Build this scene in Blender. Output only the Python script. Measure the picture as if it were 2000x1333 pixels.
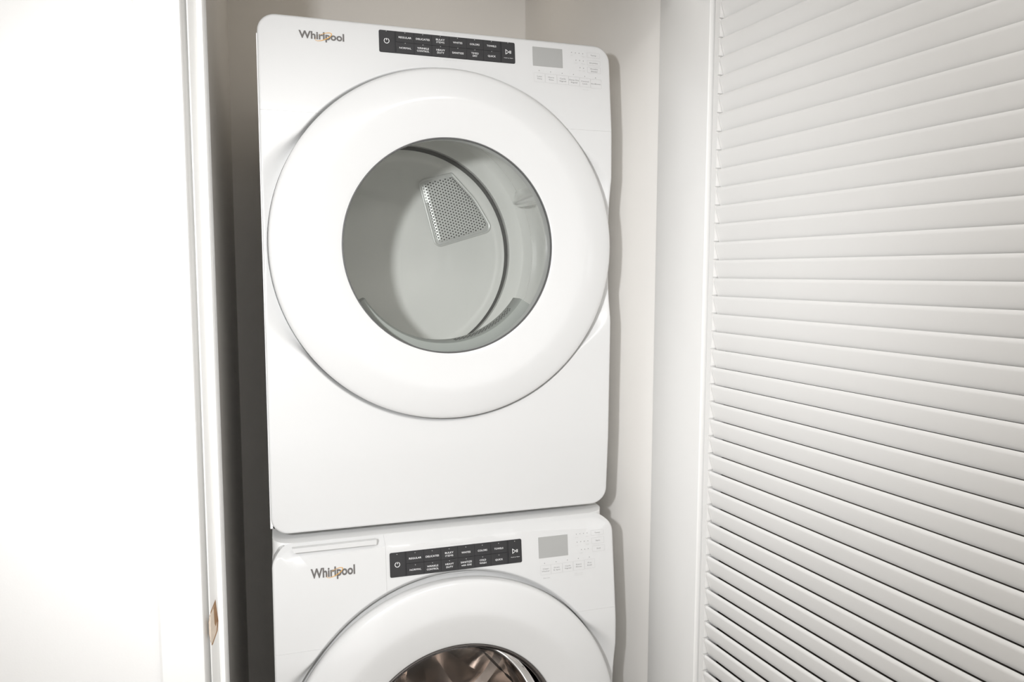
import bpy, bmesh, math, random
from mathutils import Vector, Matrix
random.seed(4)
for o in list(bpy.data.objects):
    bpy.data.objects.remove(o)
SC = bpy.context.scene
COL = SC.collection
Z0 = 1.0          # the dryer stands on the washer, one metre above the floor
PI = math.pi

# ------------------------------------------------------------------ camera, light, exposure
def make_camera():
    f, cx, cy, cz, yaw, pitch, roll = 1440.97, .02943, -1.40747, .48901, .30337, .09184, .00157
    cam = bpy.data.cameras.new('camera')
    cam.sensor_width = 36.0
    cam.lens = f / 2000 * 36.0
    cam.clip_start = .02
    ob = bpy.data.objects.new('camera', cam)
    COL.objects.link(ob)
    fw = Vector((math.sin(yaw) * math.cos(pitch), math.cos(yaw) * math.cos(pitch), -math.sin(pitch)))
    r = Vector((math.cos(yaw), -math.sin(yaw), 0))
    u = r.cross(fw)
    r2 = r * math.cos(roll) + u * math.sin(roll)
    u2 = -r * math.sin(roll) + u * math.cos(roll)
    m = Matrix((r2, u2, -fw)).transposed().to_4x4()
    m.translation = Vector((cx, cy, cz + Z0))
    ob.matrix_world = m
    SC.camera = ob
make_camera()

w = bpy.data.worlds.new('world')
SC.world = w
w.use_nodes = True
w.node_tree.nodes['Background'].inputs['Color'].default_value = (1, .95, .88, 1)
w.node_tree.nodes['Background'].inputs['Strength'].default_value = .1

def light(name, kind, loc, target, energy, color, **kw):
    l = bpy.data.lights.new(name, kind)
    l.energy = energy
    l.color = color
    for k, v in kw.items():
        setattr(l, k, v)
    o = bpy.data.objects.new(name, l)
    COL.objects.link(o)
    o.location = loc
    d = Vector(target) - Vector(loc)
    o.rotation_euler = d.to_track_quat('-Z', 'Y').to_euler()
    return o
# the photographer's flash, a little left of and above the lens
light('flash', 'SPOT', (-.30, -1.37, .62 + Z0), (.30, .0, .33 + Z0), 71, (.975, .985, 1),
      spot_size=math.radians(84), spot_blend=1.0, shadow_soft_size=.035)
# added soft fill under the hall ceiling, raises the ambient level
light('hall_fill', 'AREA', (.1, -1.7, 2.44), (.1, -1.7, 0), 18, (.985, .965, .945),
      shape='RECTANGLE', size=1.2, size_y=.6)
# broad frontal fill added at the hall's rear wall, reaches into the closet
light('frontal_fill', 'AREA', (-.45, -2.60, 1.35), (-.45, 0, 1.35), 8, (.985, .99, 1),
      shape='RECTANGLE', size=1.3, size_y=1.7)

# added fill strip below the closet ceiling, lifts the dark walls inside
light('closet_fill', 'AREA', (.36, .50, 2.43), (.36, .50, 0), .38, (1, .90, .77), shape='RECTANGLE', size=.62, size_y=.08)

SC.view_settings.view_transform = 'Standard'
SC.view_settings.look = 'None'
SC.view_settings.gamma = 1
SC.view_settings.exposure = 0
SC.view_settings.use_curve_mapping = False
SC.cycles.max_bounces = 12
SC.cycles.diffuse_bounces = 6
SC.cycles.transparent_max_bounces = 12
SC.cycles.caustics_reflective = False
SC.cycles.caustics_refractive = False
SC.cycles.sample_clamp_indirect = 4

# ------------------------------------------------------------------ materials
MATS = {}
def mat(name, color, rough=.5, metal=0, coat=0, bump=0, bscale=200, spec=.5, var=0, vscale=8):
    m = bpy.data.materials.new(name)
    m.use_nodes = True
    nt = m.node_tree
    b = nt.nodes['Principled BSDF']
    c = (*color, 1)
    b.inputs['Base Color'].default_value = c
    b.inputs['Roughness'].default_value = rough
    b.inputs['Metallic'].default_value = metal
    b.inputs['Specular IOR Level'].default_value = spec
    if coat:
        b.inputs['Coat Weight'].default_value = coat
        b.inputs['Coat Roughness'].default_value = .06
    tc = nt.nodes.new('ShaderNodeTexCoord')
    if bump:
        n = nt.nodes.new('ShaderNodeTexNoise')
        n.inputs['Scale'].default_value = bscale
        n.inputs['Detail'].default_value = 3
        nt.links.new(tc.outputs['Object'], n.inputs['Vector'])
        bp = nt.nodes.new('ShaderNodeBump')
        bp.inputs['Strength'].default_value = bump
        bp.inputs['Distance'].default_value = .002
        nt.links.new(n.outputs['Fac'], bp.inputs['Height'])
        nt.links.new(bp.outputs['Normal'], b.inputs['Normal'])
    if var:
        n2 = nt.nodes.new('ShaderNodeTexNoise')
        n2.inputs['Scale'].default_value = vscale
        n2.inputs['Detail'].default_value = 4
        nt.links.new(tc.outputs['Object'], n2.inputs['Vector'])
        mx = nt.nodes.new('ShaderNodeMix')
        mx.data_type = 'RGBA'
        mx.inputs['A'].default_value = tuple(max(0, x * (1 - var)) for x in color) + (1,)
        mx.inputs['B'].default_value = tuple(min(1, x * (1 + var)) for x in color) + (1,)
        nt.links.new(n2.outputs['Fac'], mx.inputs['Factor'])
        nt.links.new(mx.outputs['Result'], b.inputs['Base Color'])
    MATS[name] = m
    return m

def glass(name, tint, refl_tint=(1, 1, 1), rough=.02, ior=1.5):
    m = bpy.data.materials.new(name)
    m.use_nodes = True
    nt = m.node_tree
    nt.nodes.clear()
    out = nt.nodes.new('ShaderNodeOutputMaterial')
    mx = nt.nodes.new('ShaderNodeMixShader')
    fr = nt.nodes.new('ShaderNodeFresnel')
    fr.inputs['IOR'].default_value = ior
    tr = nt.nodes.new('ShaderNodeBsdfTransparent')
    tr.inputs['Color'].default_value = (*tint, 1)
    gl = nt.nodes.new('ShaderNodeBsdfGlossy')
    gl.inputs['Color'].default_value = (*refl_tint, 1)
    gl.inputs['Roughness'].default_value = rough
    nt.links.new(fr.outputs[0], mx.inputs[0])
    nt.links.new(tr.outputs[0], mx.inputs[1])
    nt.links.new(gl.outputs[0], mx.inputs[2])
    nt.links.new(mx.outputs[0], out.inputs[0])
    MATS[name] = m
    return m

ENAMEL = mat('white_enamel', (.66, .66, .655), .28, coat=.3, var=.006, vscale=3)
DOORW = mat('white_door_plastic', (.675, .675, .67), .22, coat=.4, var=.006, vscale=3)
CABW = mat('white_cabinet_steel', (.88, .88, .87), .35, var=.006)
WALLP = mat('closet_wall_paint', (.90, .88, .85), .45, bump=.05, bscale=350, var=.015, vscale=3)
HALLP = mat('hall_wall_paint', (.80, .795, .785), .6, bump=.05, bscale=350, var=.01)
TRIMP = mat('white_trim_paint', (.84, .835, .82), .3, bump=.02, bscale=120, var=.008)
SLATP = mat('white_louver_paint', (.79, .783, .768), .32, bump=.02, bscale=90, var=.01)
REAR = mat('louver_gap_shade', (.12, .105, .09), .7, bump=.1, bscale=60, var=.2, vscale=30)  # dark tone stands in for the shade seen through the louver gaps
FLOORP = mat('pale_floor', (.62, .59, .55), .4, bump=.1, bscale=40, var=.25, vscale=5)
STRIP = mat('charcoal_strip', (.026, .026, .028), .45, spec=.3, var=.05, vscale=60)
BUTTON = mat('charcoal_button', (.034, .0335, .035), .45, spec=.35, var=.04, vscale=80)
PRINTW = mat('white_print', (.82, .82, .82), .5, var=.02)
PRINTG = mat('grey_print', (.30, .30, .30), .5, var=.03)
PRINTL = mat('pale_grey_print', (.52, .52, .51), .5, var=.03)
LOGOG = mat('logo_grey', (.135, .125, .12), .4, var=.05, vscale=50)
GOLD = mat('logo_gold', (.72, .40, .10), .35, metal=.3, var=.08, vscale=60)
LCD = mat('display_grey', (.385, .385, .375), .3, var=.02, vscale=20)
DRUMW = mat('drum_grey_enamel', (.87, .87, .85), .16, coat=.5, var=.01)
GASK = mat('dark_felt_and_hole_shade', (.10, .10, .095), .8, bump=.3, bscale=300, var=.1)  # felt of the drum seal; also the painted shade behind the grille holes
DARKTRIM = mat('dark_glass_trim', (.12, .12, .12), .3, var=.05)
FILTER = mat('grey_filter_plastic', (.42, .44, .42), .4, var=.03, vscale=30)
GRILLE = mat('galvanised_grille', (.74, .745, .73), .42, metal=.3, bump=.05, bscale=200, var=.05, vscale=40)
STEEL = mat('stainless_drum', (.68, .625, .585), .2, metal=1, bump=.8, bscale=13, var=.2, vscale=9)
CHROMED = mat('dark_chrome', (.22, .205, .2), .2, metal=1, var=.1, vscale=20)
RUBBER = mat('grey_rubber', (.16, .15, .145), .55, var=.06)
WOOD = mat('bare_wood', (.74, .64, .53), .75, bump=.3, bscale=60, var=.2, vscale=70)
WOODD = mat('torn_brown_wood', (.36, .22, .12), .8, bump=.4, bscale=80, var=.35, vscale=90)
GLASSD = glass('dryer_glass', (.91, .92, .903), ior=1.5)
GLASSW = glass('washer_glass', (.88, .85, .83), ior=1.25)

# ------------------------------------------------------------------ helpers
def mk(name, verts, faces, m, parent=None, kind=None, angle=35, smooth=True):
    off = parent_root_loc(parent)
    me = bpy.data.meshes.new(name)
    me.from_pydata([(x - off[0], y - off[1], z + Z0 - off[2]) for x, y, z in verts], [], faces)
    bm = bmesh.new()
    bm.from_mesh(me)
    bmesh.ops.recalc_face_normals(bm, faces=bm.faces)
    bm.to_mesh(me)
    bm.free()
    return link(name, me, m, parent, kind, angle, smooth)

def link(name, me, m, parent=None, kind=None, angle=35, smooth=True):
    if m is not None and not me.materials:
        me.materials.append(m)
    if smooth:
        me.polygons.foreach_set('use_smooth', [True] * len(me.polygons))
        me.set_sharp_from_angle(angle=math.radians(angle))
    o = bpy.data.objects.new(name, me)
    COL.objects.link(o)
    if parent is not None:
        o.parent = parent
    if kind:
        o['kind'] = kind
    return o

def parent_root_loc(p):
    if p is None:
        return (0, 0, 0)
    while p.parent is not None:
        p = p.parent
    return tuple(p.location)

def thing(name, label, cat, loc, group=None):
    o = bpy.data.objects.new(name, None)
    COL.objects.link(o)
    o.empty_display_size = .1
    o.location = loc
    o['label'] = label
    if cat:
        o['category'] = cat
    if group:
        o['group'] = group
    return o

def box_vf(a, b, bev=0.0):
    x0, y0, z0 = a
    x1, y1, z1 = b
    bm = bmesh.new()
    vs = [bm.verts.new(p) for p in ((x0, y0, z0), (x1, y0, z0), (x1, y1, z0), (x0, y1, z0),
                                    (x0, y0, z1), (x1, y0, z1), (x1, y1, z1), (x0, y1, z1))]
    for f in ((3, 2, 1, 0), (4, 5, 6, 7), (0, 1, 5, 4), (1, 2, 6, 5), (2, 3, 7, 6), (3, 0, 4, 7)):
        bm.faces.new([vs[i] for i in f])
    if bev:
        bmesh.ops.bevel(bm, geom=list(bm.edges), offset=bev, segments=3, profile=.5, affect='EDGES')
    bm.verts.index_update()
    V = [tuple(v.co) for v in bm.verts]
    F = [[v.index for v in f.verts] for f in bm.faces]
    bm.free()
    return V, F

def box(name, a, b, m, parent=None, kind=None, bev=0.0):
    V, F = box_vf(a, b, bev)
    return mk(name, V, F, m, parent, kind)

def merge(parts):
    V, F = [], []
    for v, f in parts:
        n = len(V)
        V += v
        F += [[i + n for i in q] for q in f]
    return V, F

def lathe(profile, cx, cz, n=128, a0=0.0, a1=2 * PI, closed_profile=False):
    """profile: list of (r, Y); axis along Y through (cx, cz)"""
    full = abs(a1 - a0 - 2 * PI) < 1e-6
    cols = n if full else n + 1
    V = []
    for i in range(cols):
        a = a0 + (a1 - a0) * i / n
        for r, y in profile:
            V.append((cx + r * math.cos(a), y, cz + r * math.sin(a)))
    k = len(profile)
    F = []
    for i in range(n):
        j = (i + 1) % cols
        rng = range(k) if closed_profile else range(k - 1)
        for q in rng:
            q2 = (q + 1) % k
            F.append([i * k + q, j * k + q, j * k + q2, i * k + q2])
    if not full and closed_profile:
        F.append(list(range(k)))
        F.append([(cols - 1) * k + q for q in range(k)][::-1])
    return V, F

def smooth01(t):
    t = max(0, min(1, t))
    return t * t * (3 - 2 * t)

def interp(x, P):
    if x <= P[0][0]:
        return P[0][1]
    for (x0, y0), (x1, y1) in zip(P, P[1:]):
        if x <= x1:
            return y0 + (y1 - y0) * (x - x0) / (x1 - x0)
    return P[-1][1]

def prism_y(poly, y0, y1):
    """polygon of (x, z), extruded from y0 to y1"""
    n = len(poly)
    V = [(x, y0, z) for x, z in poly] + [(x, y1, z) for x, z in poly]
    F = [list(range(n)), list(range(2 * n - 1, n - 1, -1))]
    F += [[i, (i + 1) % n, n + (i + 1) % n, n + i] for i in range(n)]
    return V, F

def tube(path, r, n=8, closed=False):
    V, F = [], []
    m = len(path)
    P = [Vector(p) for p in path]
    for i in range(m):
        if closed:
            t = P[(i + 1) % m] - P[i - 1]
        else:
            t = P[min(i + 1, m - 1)] - P[max(i - 1, 0)]
        t.normalize()
        a = t.orthogonal() if abs(t.y) > .95 else t.cross(Vector((0, 1, 0)))
        a.normalize()
        b = t.cross(a)
        for k in range(n):
            q = 2 * PI * k / n
            V.append(tuple(P[i] + (a * math.cos(q) + b * math.sin(q)) * r))
    for i in range(m if closed else m - 1):
        j = (i + 1) % m
        for k in range(n):
            F.append([i * n + k, j * n + k, j * n + (k + 1) % n, i * n + (k + 1) % n])
    return V, F

def round_poly(pts, radii, seg=6):
    out = []
    n = len(pts)
    for i in range(n):
        p = Vector(pts[i]).to_2d() if len(pts[i]) == 2 else Vector(pts[i])
        a = Vector(pts[i - 1])
        b = Vector(pts[(i + 1) % n])
        r = radii[i]
        da = (a - p).normalized()
        db = (b - p).normalized()
        half = da.angle(db) / 2
        d = r / math.tan(half)
        t0 = p + da * d
        t1 = p + db * d
        c = p + (da + db).normalized() * (r / math.sin(half))
        a0 = math.atan2(t0.y - c.y, t0.x - c.x)
        a1 = math.atan2(t1.y - c.y, t1.x - c.x)
        while a1 - a0 > PI:
            a1 -= 2 * PI
        while a1 - a0 < -PI:
            a1 += 2 * PI
        for k in range(seg + 1):
            q = a0 + (a1 - a0) * k / seg
            out.append((c.x + r * math.cos(q), c.y + r * math.sin(q)))
    return out

# ------------------------------------------------------------------ room shell (local z: 0 = underside of the dryer)
FL, CE = -1.0, 1.45
def st(name, a, b, m, bev=0.0):
    return box(name, a, b, m, None, 'structure', bev)
st('floor', (-2.3, -2.7, FL - .05), (2.3, .9, FL), FLOORP)
st('ceiling', (-2.3, -2.7, CE), (2.3, .9, CE + .05), HALLP)
st('wall_back', (-.2, .80, FL), (.9, .88, CE), WALLP)
st('wall_left', (-.17, -.05, FL), (-.089, .80, CE), WALLP)
st('wall_right', (.76, -.066, FL), (.84, .80, CE), WALLP, .006)
st('wall_front_left', (-2.3, -.225, FL), (-.155, -.05, CE), HALLP)
st('wall_stud_left', (-.155, -.2098, FL), (-.0886, -.05, CE), HALLP)
st('wall_front_right', (.775, -.225, FL), (2.3, -.1, CE), HALLP)
st('wall_header', (-.0885, -.225, 1.04), (.775, -.1, CE), HALLP)
st('wall_hall_left', (-2.35, -2.7, FL), (-2.3, -.1, CE), HALLP)
st('wall_hall_right', (1.02, -2.7, FL), (1.07, -.225, CE), HALLP)
st('wall_hall_back', (-2.3, -2.7, FL), (2.3, -2.62, CE), HALLP)

# left door casing: flat board with a softly rounded inner edge
cas = [(-.158, -.240), (-.154, -.244)]
cas += [(-.0985, -.2440), (-.0962, -.2432), (-.0950, -.2408), (-.0943, -.2370), (-.0886, -.2125), (-.0886, -.2100), (-.158, -.2100)]
def prism_z(poly, z0, z1):
    n = len(poly)
    V = [(x, y, z0) for x, y in poly] + [(x, y, z1) for x, y in poly]
    F = [list(range(n)), list(range(2 * n - 1, n - 1, -1))] + [[i, (i + 1) % n, n + (i + 1) % n, n + i] for i in range(n)]
    return V, F
mk('trim_1', *prism_z(cas, FL, 1.05), TRIMP, None, 'structure', 40)
# stepped moulding on the left jamb: a bead, a slanting face, a flat fillet
MP = [(-.0885, -.2050), (-.0885, -.2285), (-.0881, -.2310), (-.0872, -.2318), (-.0864, -.2314), (-.0857, -.2295),
      (-.0772, -.2060), (-.0764, -.2060), (-.0756, -.2172), (-.0750, -.2180), (-.0692, -.2180), (-.0686, -.2172), (-.0642, -.2040), (-.0660, -.2000), (-.0850, -.1960), (-.0885, -.1960)]
jamb = mk('trim_2', *prism_z(MP, FL, 1.04), TRIMP, None, 'structure', 50)
# broken-out piece of the bead with the bare wood showing
def mould_y(x):
    return interp(x, [(-.0900, -.2270), (-.0880, -.2310), (-.0872, -.2318), (-.0864, -.2314), (-.0857, -.2295), (-.0772, -.2060), (-.0764, -.2060), (-.0756, -.2172), (-.0750, -.2180), (-.0692, -.2180)])
def on_mould(poly, h):
    """plate in (x, z) lying on the moulding's face, h proud of it"""
    V, F = [], []
    n = 10
    x0, x1 = min(p[0] for p in poly), max(p[0] for p in poly)
    def span(x):
        zs = []
        m = len(poly)
        for i in range(m):
            (xa, za), (xb, zb) = poly[i], poly[(i + 1) % m]
            if (xa - x) * (xb - x) <= 0 and xa != xb:
                zs.append(za + (zb - za) * (x - xa) / (xb - xa))
        return min(zs), max(zs)
    for i in range(n + 1):
        x = x0 + (x1 - x0) * min(max(i / n, .002), .998)
        za, zb = span(x)
        y = mould_y(x)
        V += [(x, y - h, za), (x, y - h, zb), (x, y + .001, zb), (x, y + .001, za)]
    for i in range(n):
        q = 4 * i
        for k in range(3):
            F.append([q + k, q + k + 1, q + k + 5, q + k + 4])
    F += [[0, 1, 2, 3], [4 * n + 3, 4 * n + 2, 4 * n + 1, 4 * n]]
    return V, F
chip = [(-.0795, -.0172), (-.0868, -.0310), (-.0896, -.0460), (-.0896, -.0660), (-.0855, -.0855), (-.0786, -.0702), (-.0774, -.0560), (-.0790, -.0330)]
def scale_poly(P, s, dx=0, dz=0):
    cx = sum(p[0] for p in P) / len(P)
    cz = sum(p[1] for p in P) / len(P)
    return [(cx + (x - cx) * s + dx, cz + (z - cz) * s + dz) for x, z in P]
mk('broken_edge', *on_mould(chip, .0003), WOODD, jamb, smooth=False)
mk('bare_wood_chip', *on_mould(scale_poly(chip, .86, -.0006, -.001), .0007), WOOD, jamb, smooth=False)
mk('torn_splinter', *on_mould([(-.0800, -.0200), (-.0826, -.0285), (-.0808, -.040), (-.0822, -.052), (-.0806, -.0600), (-.0786, -.0540), (-.0792, -.0340)], .0012), WOODD, jamb, smooth=False)
# right jamb
st('trim_3', (.755, -.240, FL), (.775, -.060, 1.04), TRIMP, .0016)

# panel door across the hall (seen in the glass)
d2 = thing('door_2', 'white two-panel hall door mirrored in the dryer glass', None, (.25, -2.62, 0))
d2['kind'] = 'structure'
box('door_leaf', (-.16, -2.62, FL + .01), (.65, -2.595, 1.03), TRIMP, d2, bev=.002)
def frame_vf(x0, x1, z0, z1, wd, y0, y1):
    return merge([box_vf((x0, y0, z0), (x0 + wd, y1, z1)), box_vf((x1 - wd, y0, z0), (x1, y1, z1)),
                  box_vf((x0 + wd, y0, z0), (x1 - wd, y1, z0 + wd)), box_vf((x0 + wd, y0, z1 - wd), (x1 - wd, y1, z1))])
for z0, z1 in ((-.85, .02), (.2, .92)):
    for x0 in (-.06, .29):
        mk('panel_moulding', *frame_vf(x0, x0 + .28, z0, z1, .018, -2.595, -2.583), TRIMP, d2)
mk('door_casing', *merge([box_vf((-.24, -2.62, FL), (-.165, -2.6, 1.1)), box_vf((.655, -2.62, FL), (.73, -2.6, 1.1)), box_vf((-.165, -2.62, 1.035), (.655, -2.6, 1.1))]), TRIMP, d2)

# ------------------------------------------------------------------ louvered closet door, folded open at the right
def louver_door():
    root = bpy.data.objects.new('door_1', None)
    COL.objects.link(root)
    root.location = (.7618, -.2475, 0)
    root.rotation_euler = (0, 0, math.atan2(-.9954, .0957))
    root['kind'] = 'structure'
    root['label'] = 'white louvered closet door folded open at the right'
    P = .03175
    X0, X1 = .0135, .60
    def lk(name, V, F, m, par=root, smooth=True):
        me = bpy.data.meshes.new(name)
        me.from_pydata(V, [], F)
        bm = bmesh.new()
        bm.from_mesh(me)
        bmesh.ops.recalc_face_normals(bm, faces=bm.faces)
        bm.to_mesh(me)
        bm.free()
        return link(name, me, m, par, smooth=smooth, angle=40)
    d, h = .0094, .0324
    prof = [(d, -h), (0, -.0060), (.0002, -.0034), (.0010, -.0013), (.0026, 0), (.0044, -.0004), (.0054, -.0018), (.0058, -.0042), (d + .0056, -h)]
    n = len(prof)
    V = [(X0 + .0012, u, v) for u, v in prof] + [(X1, u, v) for u, v in prof]
    F = [list(range(n)), list(range(2 * n - 1, n - 1, -1))] + [[i, (i + 1) % n, n + (i + 1) % n, n + i] for i in range(n)]
    first = None
    zs = []
    for k in range(-40, 17):
        z = .4803 + k * P + Z0
        zs.append(z)
        if first is None:
            first = lk('slat', V, F, SLATP)
            first.location = (0, 0, z)
        else:
            o = first.copy()
            COL.objects.link(o)
            o.location = (0, 0, z)
    # hinge stile: routed so that a small notch stays open above every slat nose
    parts = [box_vf((0, -.0008, .02), (X0 - .0032, .028, 2.045))]
    prev = .02
    for z in zs:
        parts.append(box_vf((X0 - .0032, -.0008, prev), (X0, .028, z - .0004)))
        prev = z + .0024
    parts.append(box_vf((X0 - .0032, -.0008, prev), (X0, .028, 2.045)))
    V, F = merge(parts)
    lk('stile', V, F, SLATP)
    V, F = box_vf((X1, -.0008, .02), (X1 + .045, .028, 2.045), .002)
    lk('stile', V, F, SLATP)
    V, F = box_vf((X0, -.0008, 2.000), (X1, .028, 2.045), .002)
    lk('rail', V, F, SLATP)
    V, F = box_vf((X0, -.0008, .02), (X1, .028, .17), .002)
    lk('rail', V, F, SLATP)
    # unseen second leaf behind the first, coloured dark as shade between the slats
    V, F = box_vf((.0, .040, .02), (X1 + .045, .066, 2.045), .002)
    lk('gap_shade_leaf', V, F, REAR)
louver_door()

# ------------------------------------------------------------------ appliance fronts
TEXTS = []
def text(s, x, z, width, cap, plane, h, m, parent, name, bold=0.0, anchor='C'):
    TEXTS.append((s, x, z, width, cap, plane, h, m, parent, name, bold, anchor))

def plate_vf(poly, plane, h0, h1):
    """rounded plate on a tilted fascia plane; poly in (x, z); from h0 to h1 in front of it"""
    n = len(poly)
    V = [(x, plane(z) - h1, z) for x, z in poly] + [(x, plane(z) - h0, z) for x, z in poly]
    F = [list(range(n))] + [[i, (i + 1) % n, n + (i + 1) % n, n + i] for i in range(n)]
    return V, F

def rrect(x0, x1, z0, z1, r, seg=4):
    return round_poly([(x0, z0), (x1, z0), (x1, z1), (x0, z1)], [r] * 4 if not isinstance(r, (list, tuple)) else r, seg)

def front_mesh(cx, cz, z0, z1, base, edge_r, corner_r, bevel=None, n=256, ret=.03, dish=.0145):
    """the whole pressed front in one polar sheet with a hole behind the door: list of verts/faces"""
    x0, x1 = .001, .685
    mx, mz = (x0 + x1) / 2, (z0 + z1) / 2
    hx, hz = (x1 - x0) / 2, (z1 - z0) / 2
    def sdf(x, z):
        qx = abs(x - mx) - hx + corner_r
        qz = abs(z - mz) - hz + corner_r
        return math.hypot(max(qx, 0), max(qz, 0)) + min(max(qx, qz), 0) - corner_r
    # angles: dense towards the corners
    angs = [2 * PI * i / n for i in range(n)]
    for sx in (x0, x1):
        for sz in (z0, z1):
            a = math.atan2(sz - cz, sx - cx)
            angs += [a + d * .006 for d in range(-14, 15)]
    angs = sorted(set(round(a % (2 * PI), 5) for a in angs))
    FIX = [.262, .29, .318, .328, .331] + [.3325 + .0011 * i for i in range(16)] + [.351 + .004 * i for i in range(10)]
    V, F = [], []
    ringn = None
    for a in angs:
        ca, sa = math.cos(a), math.sin(a)
        lo, hi = .25, 1.6
        for _ in range(40):
            md = (lo + hi) / 2
            if sdf(cx + md * ca, cz + md * sa) < 0:
                lo = md
            else:
                hi = md
        rb = lo
        lim = rb - edge_r * 1.6
        R = [min(r, lim - .00004 * (len(FIX) - i)) for i, r in enumerate(FIX)]
        R += [R[-1] + (lim - R[-1]) * i / 6 for i in range(1, 7)]
        R += [rb - edge_r * 1.6 * t for t in (.8, .62, .45, .32, .2, .11, .05, .015, 0)]
        col = []
        for r in R:
            x, z = cx + r * ca, cz + r * sa
            y = base(z)
            r2 = .3410 + .044 * smooth01((abs(ca) - .78) / .2)
            side = smooth01((abs(ca) - .70) / .25)
            y += (dish + (.0165 - dish) * side) * smooth01((r2 - r) / (r2 - .3325)) + .012 * smooth01((.3346 - r) / .0016)
            dd = -sdf(x, z)
            if dd < edge_r:
                y += edge_r - math.sqrt(max(0, edge_r ** 2 - (edge_r - dd) ** 2))
            if bevel:
                y = max(y, bevel(x, z))
            col.append((x, y, z))
        x, y, z = col[-1]
        col.append((x, y + ret if bevel is None or z < -.022 else y + .003, z - (0 if bevel is None else .0015)))
        x, y, z = col[0]
        col.insert(0, (x, y + .03, z))
        ringn = len(col)
        V += col
    m = len(angs)
    for i in range(m):
        j = (i + 1) % m
        for k in range(ringn - 1):
            F.append([i * ringn + k, j * ringn + k, j * ringn + k + 1, i * ringn + k + 1])
    return V, F

def cut(V, F, cuts):
    """keep the side of each plane (point, normal) its normal points away from"""
    bm = bmesh.new()
    vs = [bm.verts.new(v) for v in V]
    for f in F:
        bm.faces.new([vs[i] for i in f])
    for co, no in cuts:
        bmesh.ops.bisect_plane(bm, geom=bm.verts[:] + bm.edges[:] + bm.faces[:], plane_co=co, plane_no=no, clear_outer=True)
    # give the cut edges a small return so that the seam has depth
    be = [e for e in bm.edges if e.is_boundary]
    sel = [e for e in be if any(all(abs((v.co - Vector(co)).dot(Vector(no))) < 1e-5 for v in e.verts) for co, no in cuts)]
    if sel:
        ret = bmesh.ops.extrude_edge_only(bm, edges=sel)
        for v in [g for g in ret['geom'] if isinstance(g, bmesh.types.BMVert)]:
            v.co.y += .0012
    bm.verts.index_update()
    V2 = [tuple(v.co) for v in bm.verts]
    F2 = [[v.index for v in f.verts] for f in bm.faces]
    bm.free()
    return V2, F2

def disc_poly(x, z, r, n=12):
    return [(x + r * math.cos(2 * PI * i / n), z + r * math.sin(2 * PI * i / n)) for i in range(n)]

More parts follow.
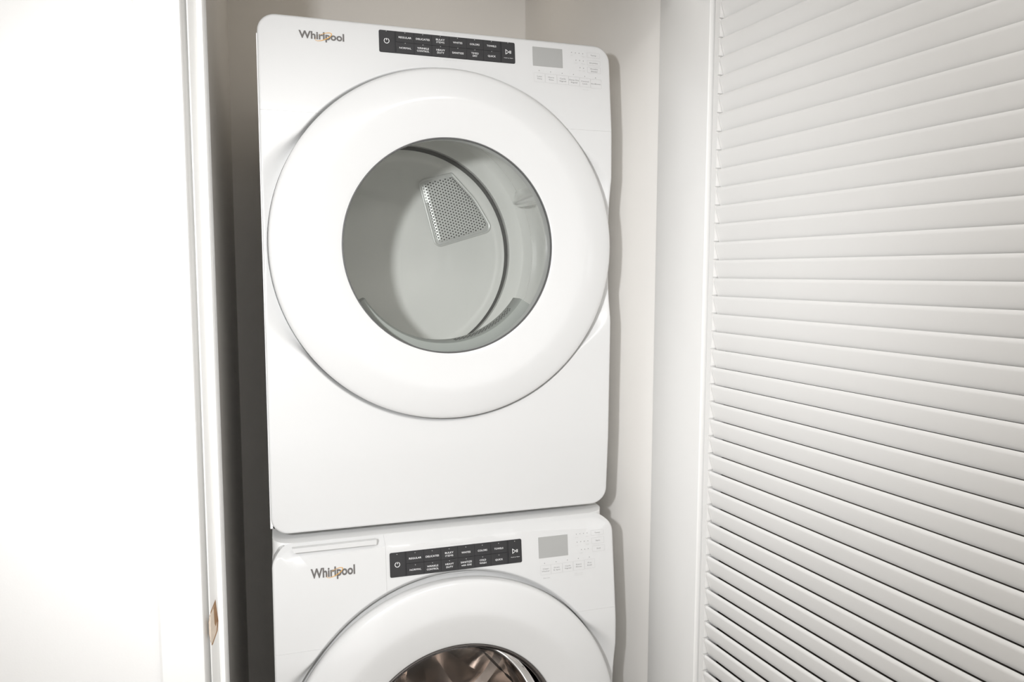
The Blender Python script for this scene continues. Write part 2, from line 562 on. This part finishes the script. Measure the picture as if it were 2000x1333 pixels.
def controls(root, plane, strip, rows, texts, lcd, side_boxes, row_boxes, side_texts, row_texts, dots, smalls, heads, logo):
    sx0, sx1, sz0, sz1 = strip
    base = mk('control_strip', *plate_vf(rrect(sx0, sx1, sz0, sz1, .0028), plane, -.003, .0010), STRIP, root)
    base['label'] = 'charcoal push button strip'
    hgt = sz1 - sz0
    # buttons
    zc = (sz0 + sz1) / 2 + hgt * .005
    def btn(name, x0, x1, z0, z1, r):
        return mk(name, *plate_vf(rrect(x0, x1, z0, z1, r, 3), plane, .0008, .0020), BUTTON, base)
    btn('power_button', sx0 + .0006, .2446, sz0 + .0006, sz1 - .0006, [.0024, .0004, .0004, .0024])
    btn('start_button', .4534, sx1 - .0006, sz0 + .0006, sz1 - .0006, [.0004, .0024, .0024, .0004])
    for r in (0, 1):
        za, zb = (zc + .0004, sz1 - .0006) if r == 0 else (sz0 + .0006, zc - .0004)
        for c in range(6):
            xa = .2474 + c * .03385
            btn('cycle_button', xa + .0002, xa + .03365, za, zb, .0004)
    # lettering and lights of the strip
    for r, (zt, zl) in enumerate(rows):
        for c in range(6):
            x = .2645 + c * .03372
            ln = texts[r][c]
            if len(ln) == 1:
                text(ln[0][0], x, zt, ln[0][1], .0034, plane, .0023, PRINTW, base, 'button_lettering', .009)
            else:
                for q, (s, wd) in enumerate(ln):
                    text(s, x, zt + hgt * (.062 - .124 * q), wd, .0034, plane, .0023, PRINTW, base, 'button_lettering', .009)
            mk('indicator_light', *plate_vf(disc_poly(x, zl, .0007, 8), plane, .0018, .0024), PRINTL, base)
    for x in (.2296, .4668):
        mk('indicator_light', *plate_vf(disc_poly(x, rows[0][1] + .0006, .0007, 8), plane, .0018, .0024), PRINTL, base)
    # power symbol
    px, pz = .2298, zc + .0005
    ring = []
    nn = 28
    Vp, Fp = [], []
    for i in range(nn + 1):
        a = PI / 2 + .42 + (2 * PI - .84) * i / nn
        for r in (.0040, .0051):
            x, z = px + r * math.cos(a), pz + r * math.sin(a)
            Vp.append((x, plane(z) - .0023, z))
    for i in range(nn):
        Fp.append([2 * i, 2 * i + 1, 2 * i + 3, 2 * i + 2])
    n0 = len(Vp)
    for x, z in ((px - .0006, pz + .0010), (px + .0006, pz + .0010), (px + .0006, pz + .0050), (px - .0006, pz + .0050)):
        Vp.append((x, plane(z) - .0023, z))
    Fp.append([n0, n0 + 1, n0 + 2, n0 + 3])
    mk('power_symbol', Vp, Fp, PRINTW, base, smooth=False)
    # start / pause symbol: outlined triangle and two bars
    sx, sz = .4655, zc + .0008
    tri = [(sx - .0042, sz - .0052), (sx - .0042, sz + .0052), (sx + .0036, sz)]
    tin = [(sx - .0032, sz - .0034), (sx - .0032, sz + .0034), (sx + .0018, sz)]
    Vp = [(x, plane(z) - .0023, z) for x, z in tri + tin]
    Fp = [[0, 1, 4, 3], [1, 2, 5, 4], [2, 0, 3, 5]]
    for bx in (sx + .0040, sx + .0060):
        n0 = len(Vp)
        for x, z in ((bx, sz - .0030), (bx + .0011, sz - .0030), (bx + .0011, sz + .0030), (bx, sz + .0030)):
            Vp.append((x, plane(z) - .0023, z))
        Fp.append([n0, n0 + 1, n0 + 2, n0 + 3])
    mk('start_symbol', Vp, Fp, PRINTW, base, smooth=False)
    text('Hold to Start', .4672, sz - .0118, .0186, .0016, plane, .0023, PRINTW, base, 'button_lettering', .004)
    # display
    ds = mk('display_screen', *plate_vf(rrect(*lcd, .0006, 2), plane, -.002, .0006), LCD, root)
    ds['label'] = 'blank grey display window'
    # touch pads: thin printed outline with its words
    def pad(x0, x1, z0, z1, lines, capw):
        t = .00035
        V, F = [], []
        o = rrect(x0, x1, z0, z1, .0012, 3)
        i = rrect(x0 + t, x1 - t, z0 + t, z1 - t, .0009, 3)
        n = len(o)
        V = [(x, plane(z) - .0005, z) for x, z in o + i]
        F = [[k, (k + 1) % n, n + (k + 1) % n, n + k] for k in range(n)]
        e = mk('touch_pad', V, F, PRINTL, root, smooth=False)
        for q, (s, wd) in enumerate(lines):
            zz = (z0 + z1) / 2 + (.0024 * (len(lines) - 1) - .0048 * q)
            text(s, (x0 + x1) / 2, zz, wd, .0025, plane, .0005, PRINTG, e, 'touch_lettering', .004)
    for b, l in zip(side_boxes, side_texts):
        pad(*b, l, .0025)
    for b, l in zip(row_boxes, row_texts):
        pad(*b, l, .0025)
    for x, z in dots:
        mk('option_light', *plate_vf(disc_poly(x, z, .0008, 8), plane, -.001, .0005), PRINTG, root)
    for s, x, z, wd, cap, m in smalls:
        text(s, x, z, wd, cap, plane, .0005, m, root, 'small_lettering')
    for s, x, z in heads:
        text(s, x, z, .026, .0019, plane, .0005, PRINTL, root, 'heading_lettering')
        for xa, xb in ((x - .055, x - .017), (x + .017, x + .055)):
            mk('heading_rule', [(xa, plane(z) - .0005, z - .00012), (xb, plane(z) - .0005, z - .00012), (xb, plane(z) - .0005, z + .00012), (xa, plane(z) - .0005, z + .00012)], [[0, 1, 2, 3]], PRINTL, root, smooth=False)
    # brand lettering with its gold swoosh
    lx0, lx1, lz, cap = logo
    text('Whirlpool', (lx0 + lx1) / 2, lz, lx1 - lx0, cap, plane, .0006, LOGOG, root, 'brand_lettering', .03, 'B')
    ex, ez = lx0 + (lx1 - lx0) * .54, lz + cap * .36
    A, B, til = .0158, .0052, math.radians(25)
    V, F = [], []
    m = 60
    for i in range(m + 1):
        t = math.radians(112 - (112 + 222) * i / m)
        wd = .00068 * max(.12, math.sin(PI * (i / m) ** .8)) + .0001
        for s in (-1, 1):
            a, b = A + s * wd, B + s * wd
            x = ex + a * math.cos(t) * math.cos(til) - b * math.sin(t) * math.sin(til)
            z = ez + a * math.cos(t) * math.sin(til) + b * math.sin(t) * math.cos(til)
            V.append((x, plane(z) - .0010, z))
    for i in range(m):
        F.append([2 * i, 2 * i + 1, 2 * i + 3, 2 * i + 2])
    sw = mk('gold_swoosh', V, F, GOLD, root, smooth=False)
    sw['label'] = 'thin gold ring crossing the lettering'

def door_ring(root, cx, cz, y, glass_r, matl):
    prof = [(.318, y + .018), (.329, y + .014), (.3325, y + .006), (.3325, y - .008), (.3318, y - .0118), (.3298, y - .0148), (.3262, y - .0170), (.320, y - .0192),
            (.305, y - .0236), (.29, y - .0272), (.278, y - .0296), (.272, y - .0303), (.266, y - .0300), (.255, y - .0280), (.235, y - .0238),
            (.215, y - .0190), (.2075, y - .0172), (glass_r + .0016, y - .0160), (glass_r + .0010, y - .0140), (glass_r + .0010, y + .018)]
    return mk('door', *lathe(prof, cx, cz, 192), matl, root, angle=50)

def seal_vf(cx, cz, r, y, rad):
    return lathe([(r + rad * math.cos(q), y + rad * math.sin(q)) for q in [2 * PI * i / 10 for i in range(10)]], cx, cz, 160, closed_profile=True)

# ------------------------------------------------------------------ dryer
def build_dryer():
    root = thing('dryer', 'white front-loading dryer with grey drum, stacked on top of the washer', 'dryer', (.343, .38, Z0))
    cx, cz = .3425, .5388
    pl = lambda z: .003 + (z - .778) * .118
    BP = [(0, .010), (.034, .006), (.148, -.001), (.37, -.004), (.70, .001), (.760, .0022), (.778, .003)]
    base = lambda z: pl(z) if z > .778 else interp(z, BP)
    V, F = front_mesh(cx, cz, -.003, .9512, base, .0045, .033)
    g = .0001
    a = cut(V, F, [((0, 0, .7775 - g), (0, 0, 1))])
    mk('front_panel', *a, ENAMEL, root, angle=40)
    b = cut(V, F, [((0, 0, .7775 + g), (0, 0, -1))])
    mk('control_fascia', *b, ENAMEL, root, angle=40)
    # cabinet shell: two sides, rear, bottom and a top sheet
    mk('cabinet', *merge([box_vf((-.0008, .030, .004), (.013, .74, .916)), box_vf((.673, .030, .004), (.6868, .74, .916)),
                          box_vf((.004, .733, .004), (.682, .74, .916)), box_vf((.004, .03, .004), (.682, .733, .010))]), CABW, root)
    box('top_panel', (.012, .032, .914), (.674, .742, .934), CABW, root, bev=.004)
    L = lambda *a: list(a)
    controls(root, pl, (.2159, .4810, .8988, .9400), [(.929, .9378), (.9093, .9184)],
             [[L(('REGULAR', .024)), L(('DELICATES', .0262)), L(('BULKY', .0168), ('ITEMS', .0157)), L(('WHITES', .0183)), L(('COLORS', .0192)), L(('TOWELS', .0188))],
              [L(('NORMAL', .0225)), L(('WRINKLE', .0222), ('CONTROL', .0233)), L(('HEAVY', .0168), ('DUTY', .0138)), L(('SANITIZE', .0225)), L(('TIMED', .0147), ('DRY', .0093)), L(('QUICK', .0158))]],
             (.5180, .5812, .8988, .9368),
             [(.6345, .6628, .9249, .9352), (.6345, .6632, .9096, .9194), (.6345, .6638, .8939, .9060)],
             [(.5190, .5428, .8670, .8852), (.5428, .5679, .8666, .8848), (.5679, .5927, .8660, .8843), (.5927, .6165, .8652, .8836), (.6165, .6405, .8642, .8828), (.6405, .6642, .8632, .8818)],
             [L(('Temp', .0125)), L(('Dryness', .018)), L(('Wrinkle', .017), ('Shield', .0140))],
             [L(('Less', .010), ('Time', .0105)), L(('More', .0125), ('Time', .0105)), L(('Cycle', .0125), ('Signal', .0140)), L(('Damp Dry', .021), ('Signal', .0140)), L(('Control', .0165), ('Lock', .0105)), L(('EcoBoost', .0205))],
             [(.6012, .9326), (.6098, .9322), (.6177, .932), (.6257, .9317), (.6104, .9175), (.6184, .9176), (.6264, .9171), (.6185, .9028), (.6264, .9025),
              (.5305, .89), (.5549, .8892), (.5795, .8885), (.6038, .8879), (.6283, .8862), (.652, .8849)],
             [('Low', .6012, .9268, .005, .0014, PRINTL), ('High', .6262, .9259, .006, .0014, PRINTL), ('Less', .6100, .9118, .006, .0014, PRINTL), ('More', .6255, .9112, .008, .0014, PRINTL),
              ('Off', .6175, .8972, .005, .0014, PRINTL), ('On', .6266, .8968, .004, .0014, PRINTL), ('Hold 3 sec', .6291, .8591, .0125, .0014, PRINTL)],
             [('What to Dry', .3488, .9450), ('How to Dry', .3502, .8946)],
             (.0721, .1526, .9118, .0132))
    # door
    y = -.004
    d = door_ring(root, cx, cz, y, .2030, DOORW)
    mk('glass_trim', *lathe([(.2040, y - .0158), (.2026, y - .0163), (.2018, y - .0150), (.2018, y - .011), (.2040, y - .011)], cx, cz, 160, closed_profile=True), DARKTRIM, d)
    mk('door_glass', *lathe([(.0, y - .0125), (.1, y - .0125), (.2011, y - .0125)], cx, cz, 128), GLASSD, d)
    # bulkhead and drum
    mk('front_bulkhead', *lathe([(.262, .030), (.230, .032), (.224, .038), (.222, .055), (.226, .072), (.250, .080), (.31, .085), (.335, .085), (.335, .06), (.30, .05), (.27, .04)], cx, cz, 128, closed_profile=True), DRUMW, root)
    lf = lathe([(.225, .030), (.190, .034), (.1865, .040), (.1865, .085), (.19, .09), (.225, .09)], cx, cz, 60, math.radians(212), math.radians(327), True)
    f = mk('lint_filter', *lf, FILTER, root)
    hl = []
    for i in range(34):
        a = math.radians(277 + i * 1.25)
        for k in range(2):
            rr = .1864
            yy = .046 + k * .014 + (i % 2) * .006
            hl.append(tuple_box(cx + rr * math.cos(a), yy, cz + rr * math.sin(a), a))
    fm = mk('filter_slots', *merge(hl), GASK, f)
    fm['kind'] = 'stuff'
    dr = mk('drum', *lathe([(.318, .088), (.325, .095), (.328, .11), (.328, .30), (.325, .305), (.325, .312), (.328, .317), (.328, .445), (.325, .450), (.325, .455), (.328, .46), (.324, .478), (.312, .490), (.298, .492), (.285, .488), (.272, .486), (.2705, .500)], cx, cz, 160), DRUMW, root)
    dc = (.3375, .5352)
    mk('drum_back', *lathe([(.0, .484), (.06, .4845), (.13, .486), (.19, .488), (.235, .490), (.243, .488), (.250, .486), (.258, .4865), (.2635, .489), (.2645, .505)], dc[0], dc[1], 128), DRUMW, dr)
    mk('drum_seal', *lathe([(.262, .497), (.275, .497), (.275, .503), (.262, .503)], dc[0], dc[1], 128, closed_profile=True), GASK, dr)
    for k, an in enumerate((26, 146, 266)):
        a = math.radians(an)
        V, F = [], []
        rows = 30
        for i in range(rows + 1):
            t = i / rows
            yy = .14 + .335 * t
            hh = .058 * (math.sin(PI * min(1, t * 1.02)) ** .5 if 0 < t < 1 else 0)
            for q in range(9):
                s = -1 + q / 4
                rr = .329 - hh * (1 - s * s) ** .8 if abs(s) < 1 else .329
                tt = a + s * .075
                V.append((cx + rr * math.cos(tt), yy, cz + rr * math.sin(tt)))
        for i in range(rows):
            for q in range(8):
                F.append([i * 9 + q, i * 9 + q + 1, (i + 1) * 9 + q + 1, (i + 1) * 9 + q])
        mk('baffle', V, F, DRUMW, dr, angle=60)
    # perforated vent grille on the drum's back wall
    pts = [(.3727, .7214), (.4577, .7442), (.520, .679), (.5672, .6025), (.4159, .5558)]
    outl = round_poly(pts, [.014, .004, .15, .016, .016], 6)
    Y = .4835
    def inside_dist(x, z):
        n = len(outl)
        inside, dm = False, 9
        for i in range(n):
            (xa, za), (xb, zb) = outl[i], outl[(i + 1) % n]
            if (za > z) != (zb > z) and x < (xb - xa) * (z - za) / (zb - za) + xa:
                inside = not inside
            dx, dz = xb - xa, zb - za
            L2 = dx * dx + dz * dz
            t = 0 if L2 == 0 else max(0, min(1, ((x - xa) * dx + (z - za) * dz) / L2))
            dm = min(dm, math.hypot(x - xa - t * dx, z - za - t * dz))
        return dm if inside else -dm
    hr, p = .0020, .0078
    V, F = [], []
    til = math.radians(-16)
    for i in range(-24, 25):
        for j in range(-24, 25):
            gx = (i + (j % 2) * .5) * p
            gz = j * p * math.sqrt(3) / 2
            x = .455 + gx * math.cos(til) - gz * math.sin(til)
            z = .64 + gx * math.sin(til) + gz * math.cos(til)
            if inside_dist(x, z) < .0055:
                continue
            n0 = len(V)
            R = p / math.sqrt(3)
            for k in range(6):
                a = til + PI / 6 + k * PI / 3
                V.append((x + R * math.cos(a), 0, z + R * math.sin(a)))
            for k in range(12):
                a = til + PI / 6 + k * PI / 6
                V.append((x + hr * math.cos(a), 0, z + hr * math.sin(a)))
            for k in range(6):
                k2 = (k + 1) % 6
                F.append([n0 + k, n0 + k2, n0 + 6 + (2 * k + 2) % 12, n0 + 6 + 2 * k + 1, n0 + 6 + 2 * k])
    V = [(x, Y - .0045 + .0042 * (smooth01((.016 - inside_dist(x, z)) / .016)), z) for x, _, z in V]
    gr = mk('vent_grille', V, F, GRILLE, dr)
    gr['label'] = 'perforated metal vent grille'
    # flange and rolled rim are one piece round the perforated sheet
    n = len(outl)
    cxx = sum(q[0] for q in outl) / n
    czz = sum(q[1] for q in outl) / n
    inn = [(cxx + (x - cxx) * .90, czz + (z - czz) * .90) for x, z in outl]
    Vf = [(x, Y + .0002, z) for x, z in outl] + [(x, Y + .0001, z) for x, z in inn]
    Ff = [[k, (k + 1) % n, n + (k + 1) % n, n + k] for k in range(n)]
    t1 = tube([(x, Y + .001, z) for x, z in outl], .0034, 8, True)
    mk('grille_rim', *merge([(Vf, Ff), t1]), GRILLE, dr)
    mk('grille_hole_shade', [(x, Y + .0006, z) for x, z in outl], [list(range(n))], GASK, dr, smooth=False)  # dark sheet added behind the perforations, standing in for shade in the holes
    return root

def tuple_box(x, y, z, a):
    V, F = box_vf((-.0008, -.0022, -.0011), (.0008, .0022, .0011))
    ca, sa = math.cos(a), math.sin(a)
    return [(x + px * ca - pz * sa, y + py, z + px * sa + pz * ca) for px, py, pz in V], F

build_dryer()

# ------------------------------------------------------------------ washer
def build_washer():
    root = thing('washer', 'white front-loading washer with steel drum, standing under the dryer', 'washer', (.343, .35, 0))
    cx, cz = .3420, -.4325
    pl = lambda z: .129 * z - .0212
    zt, zb = -.0195, -.975
    base = lambda z: pl(z) if z > -.235 else interp(z, [(-.98, -.046), (-.8, -.052), (-.5, -.0535), (-.235, -.0515)])
    def bev(x, z):
        # the top edge leans back to the lid; the lean dies out round the corners
        return -.0256 + (z + .034) * 2.05 if z > -.036 else -9
    V, F = front_mesh(cx, cz, zb, zt, base, .005, .034, bev, dish=.0048)
    g = .0001
    zs = -.2085
    mk('front_panel', *cut(V, F, [((0, 0, zs - g), (0, 0, 1))]), ENAMEL, root, angle=40)
    mk('control_fascia', *cut(V, F, [((0, 0, zs + g), (0, 0, -1)), ((.2085 + g, 0, 0), (-1, 0, 0))]), ENAMEL, root, angle=40)
    dd = mk('dispenser_drawer', *cut(V, F, [((0, 0, zs + g), (0, 0, -1)), ((.2085 - g, 0, 0), (1, 0, 0))]), ENAMEL, root, angle=40)
    # pull lip of the dispenser drawer
    V2, F2 = prism_y([(.0370, -.0176), (.1915, -.0170), (.1908, -.0262), (.0402, -.0262)], -.0305, -.0200)
    bm_V, bm_F = V2, F2
    mk('drawer_lip', bm_V, bm_F, ENAMEL, dd)
    mk('cabinet', *merge([box_vf((.001, .02, -.975), (.008, .72, -.056)), box_vf((.678, .02, -.975), (.685, .72, -.056)),
                          box_vf((.008, .713, -.975), (.678, .72, -.056)), box_vf((.008, .02, -.975), (.678, .713, -.968))]), CABW, root)
    mk('lid_panel', *prism_z(round_poly([(.0015, .0042), (.6845, .0042), (.6845, .722), (.0015, .722)], [.045, .045, .01, .01], 10), -.056, -.0196), CABW, root)
    L = lambda *a: list(a)
    controls(root, pl, (.2156, .4814, -.0937, -.0472), [(-.0608, -.0507), (-.0826, -.0738)],
             [[L(('REGULAR', .024)), L(('DELICATES', .0262)), L(('BULKY', .0168), ('ITEMS', .0157)), L(('WHITES', .0183)), L(('COLORS', .0192)), L(('TOWELS', .0188))],
              [L(('NORMAL', .0225)), L(('WRINKLE', .0222), ('CONTROL', .0233)), L(('HEAVY', .0168), ('DUTY', .0138)), L(('SANITIZE', .0225), ('with OXI', .0205)), L(('COLD', .0130), ('WASH', .0140)), L(('QUICK', .0158))]],
             (.5180, .5818, -.0911, -.0488),
             [(.6342, .6628, -.0570, -.0460), (.6350, .6636, -.0740, -.0614), (.6362, .6645, -.0902, -.0779)],
             [(.5204, .5430, -.1250, -.1058), (.5430, .5682, -.1246, -.1055), (.5682, .5920, -.1242, -.1052), (.5920, .6172, -.1237, -.1048), (.6172, .6407, -.1232, -.1044)],
             [L(('Temp', .0125)), L(('Spin', .0095)), L(('Soil', .0085))],
             [L(('Clean', .0125), ('Washer', .0175)), L(('Drain', .0120), ('& Spin', .0145)), L(('Cycle', .0125), ('Signal', .0140)), L(('Extra', .0120), ('Rinse', .0125)), L(('Pre', .0085), ('Soak', .0110))],
             [(.6017, -.0506), (.6097, -.0505), (.6178, -.0506), (.6259, -.0504), (.6027, -.0671), (.6108, -.0667), (.6188, -.0668), (.6269, -.0668), (.6118, -.083), (.6193, -.0831), (.6268, -.0828),
              (.5296, -.1019), (.5548, -.1015), (.5797, -.1009), (.6042, -.1005), (.6289, -.1001)],
             [('Cold', .6020, -.0575, .007, .0015, PRINTL), ('Hot', .6255, -.0572, .006, .0015, PRINTL), ('Low', .6020, -.0735, .006, .0015, PRINTL), ('High', .6260, -.0732, .007, .0015, PRINTL),
              ('Light', .6110, -.0895, .008, .0015, PRINTL), ('Hold 3 sec for', .6034, -.1300, .018, .0015, PRINTL), ('Control Lock', .6034, -.1333, .018, .0015, PRINTL), ('Door Lock', .5330, -.1315, .0140, .0018, PRINTG)],
             [('What to Wash', .3475, -.0425), ('How to Wash', .3501, -.0992)],
             (.0690, .1500, -.0775, .0170))
    y = -.0575
    d = door_ring(root, cx, cz, y, .2035, DOORW)
    mk('glass_trim', *lathe([(.2045, y - .0165), (.2020, y - .0172), (.1965, y - .0135), (.1935, y - .006), (.193, y + .004), (.2045, y + .004)], cx, cz, 160, closed_profile=True), CHROMED, d)
    # the bowl-shaped window bulges into the drum
    bowl = [(.194, y + .002), (.1935, y + .02), (.190, y + .045), (.180, y + .07), (.160, y + .09), (.13, y + .104), (.09, y + .112), (.045, y + .116), (.0, y + .117)]
    mk('door_glass', *lathe(bowl, cx, cz, 128), GLASSW, d)
    mk('door_seal', *lathe([(.262, .0), (.235, .0), (.222, .012), (.218, .03), (.222, .045), (.24, .055), (.262, .055)], cx, cz, 128, closed_profile=True), RUBBER, root)
    dr = mk('drum', *lathe([(.232, .058), (.262, .07), (.268, .085), (.268, .20), (.266, .205), (.268, .21), (.268, .40), (.262, .425), (.24, .44)], cx, cz, 144), STEEL, root)
    # back wall pressed into radial facets
    V, F = [], []
    na, nr = 180, 14
    for i in range(na):
        a = 2 * PI * i / na
        tri = abs(((a * 9 / (2 * PI)) % 1) - .5) * 2
        for k in range(nr + 1):
            r = .245 * k / nr
            dep = .03 * smooth01((r - .03) / .08) * smooth01((.245 - r) / .05)
            V.append((cx + r * math.cos(a), .440 - dep * tri - .02 * smooth01((.06 - r) / .05), cz + r * math.sin(a)))
    for i in range(na):
        j = (i + 1) % na
        for k in range(nr):
            F.append([i * (nr + 1) + k, j * (nr + 1) + k, j * (nr + 1) + k + 1, i * (nr + 1) + k + 1])
    mk('drum_back', V, F, STEEL, dr, angle=25)
    for an in (62, 118, 200, 270, 340):
        a = math.radians(an)
        mk('drum_rib', *tube([(cx + r * math.cos(a), .432 - .24 * smooth01((r - .14) / .11) * (1 if r > .14 else 0), cz + r * math.sin(a)) for r in [.04 + .0095 * i for i in range(24)]], .0032, 8), CHROMED, dr)
    hl = []
    for an in (80, 85, 90, 50, 46, 42, 125, 130):
        for k in range(7):
            a = math.radians(an)
            r = .11 + k * .018
            hl.append(disc3(cx + r * math.cos(a), .4085, cz + r * math.sin(a), .0018))
    pf = mk('drum_perforations', *merge(hl), PRINTW, dr, smooth=False)
    pf['kind'] = 'stuff'
    for an in (90, 210, 330):
        a = math.radians(an + 12)
        V, F = [], []
        for i in range(13):
            t = i / 12
            yy = .09 + .30 * t
            hh = .055 * (math.sin(PI * (.08 + .84 * t)) ** .4)
            for q in range(9):
                s = -1 + q / 4
                rr = .267 - hh * (1 - abs(s) ** 1.6)
                V.append((cx + rr * math.cos(a + s * .13), yy, cz + rr * math.sin(a + s * .13)))
        for i in range(12):
            for q in range(8):
                F.append([i * 9 + q, i * 9 + q + 1, (i + 1) * 9 + q + 1, (i + 1) * 9 + q])
        mk('baffle', V, F, STEEL, dr, angle=60)
    for fx in (.06, .626):
        for fy in (.06, .66):
            mk('foot', *lathe_z(fx, fy, [(0, -1.0), (.024, -1.0), (.024, -.992), (.012, -.988), (.012, -.974), (0, -.974)]), RUBBER, root)

def disc3(x, y, z, r, n=8):
    return [(x + r * math.cos(2 * PI * i / n), y, z + r * math.sin(2 * PI * i / n)) for i in range(n)], [list(range(n))]

def lathe_z(x, y, prof, n=20):
    V, F = [], []
    k = len(prof)
    for i in range(n):
        a = 2 * PI * i / n
        V += [(x + r * math.cos(a), y + r * math.sin(a), z) for r, z in prof]
    for i in range(n):
        j = (i + 1) % n
        F += [[i * k + q, j * k + q, j * k + q + 1, i * k + q + 1] for q in range(k - 1)]
    return V, F

build_washer()

# ------------------------------------------------------------------ lettering (flat print on the fascias)
def set_texts():
    tmp = []
    for t in TEXTS:
        cu = bpy.data.curves.new('lettering', 'FONT')
        cu.body = t[0]
        cu.size = 1
        cu.offset = 0 if 'M' in t[0] else t[10]     # the bold offset breaks this face's M
        cu.resolution_u = 3
        ob = bpy.data.objects.new('lettering', cu)
        COL.objects.link(ob)
        tmp.append(ob)
    bpy.context.view_layer.update()
    dg = bpy.context.evaluated_depsgraph_get()
    caps = None
    for t, ob in zip(TEXTS, tmp):
        s, x, z, width, cap, plane, h, m, parent, name, bold, anchor = t
        me = bpy.data.meshes.new_from_object(ob.evaluated_get(dg))
        xs = [v.co.x for v in me.vertices]
        ys = [v.co.y for v in me.vertices]
        sx = width / (max(xs) - min(xs))
        CAPH = .70                      # cap height of the built-in face at size 1
        sy = cap / CAPH
        x0 = (max(xs) + min(xs)) / 2
        y0 = CAPH / 2 if anchor == 'C' else 0
        off = parent_root_loc(parent)
        for v in me.vertices:
            X = x + (v.co.x - x0) * sx
            Z = z + (v.co.y - y0) * sy
            v.co = (X - off[0], plane(Z) - h - off[1], Z + Z0 - off[2])
        me.materials.clear()
        me.materials.append(m)
        link(name, me, m, parent, smooth=False)
    for ob in tmp:
        cu = ob.data
        bpy.data.objects.remove(ob)
        bpy.data.curves.remove(cu)
set_texts()
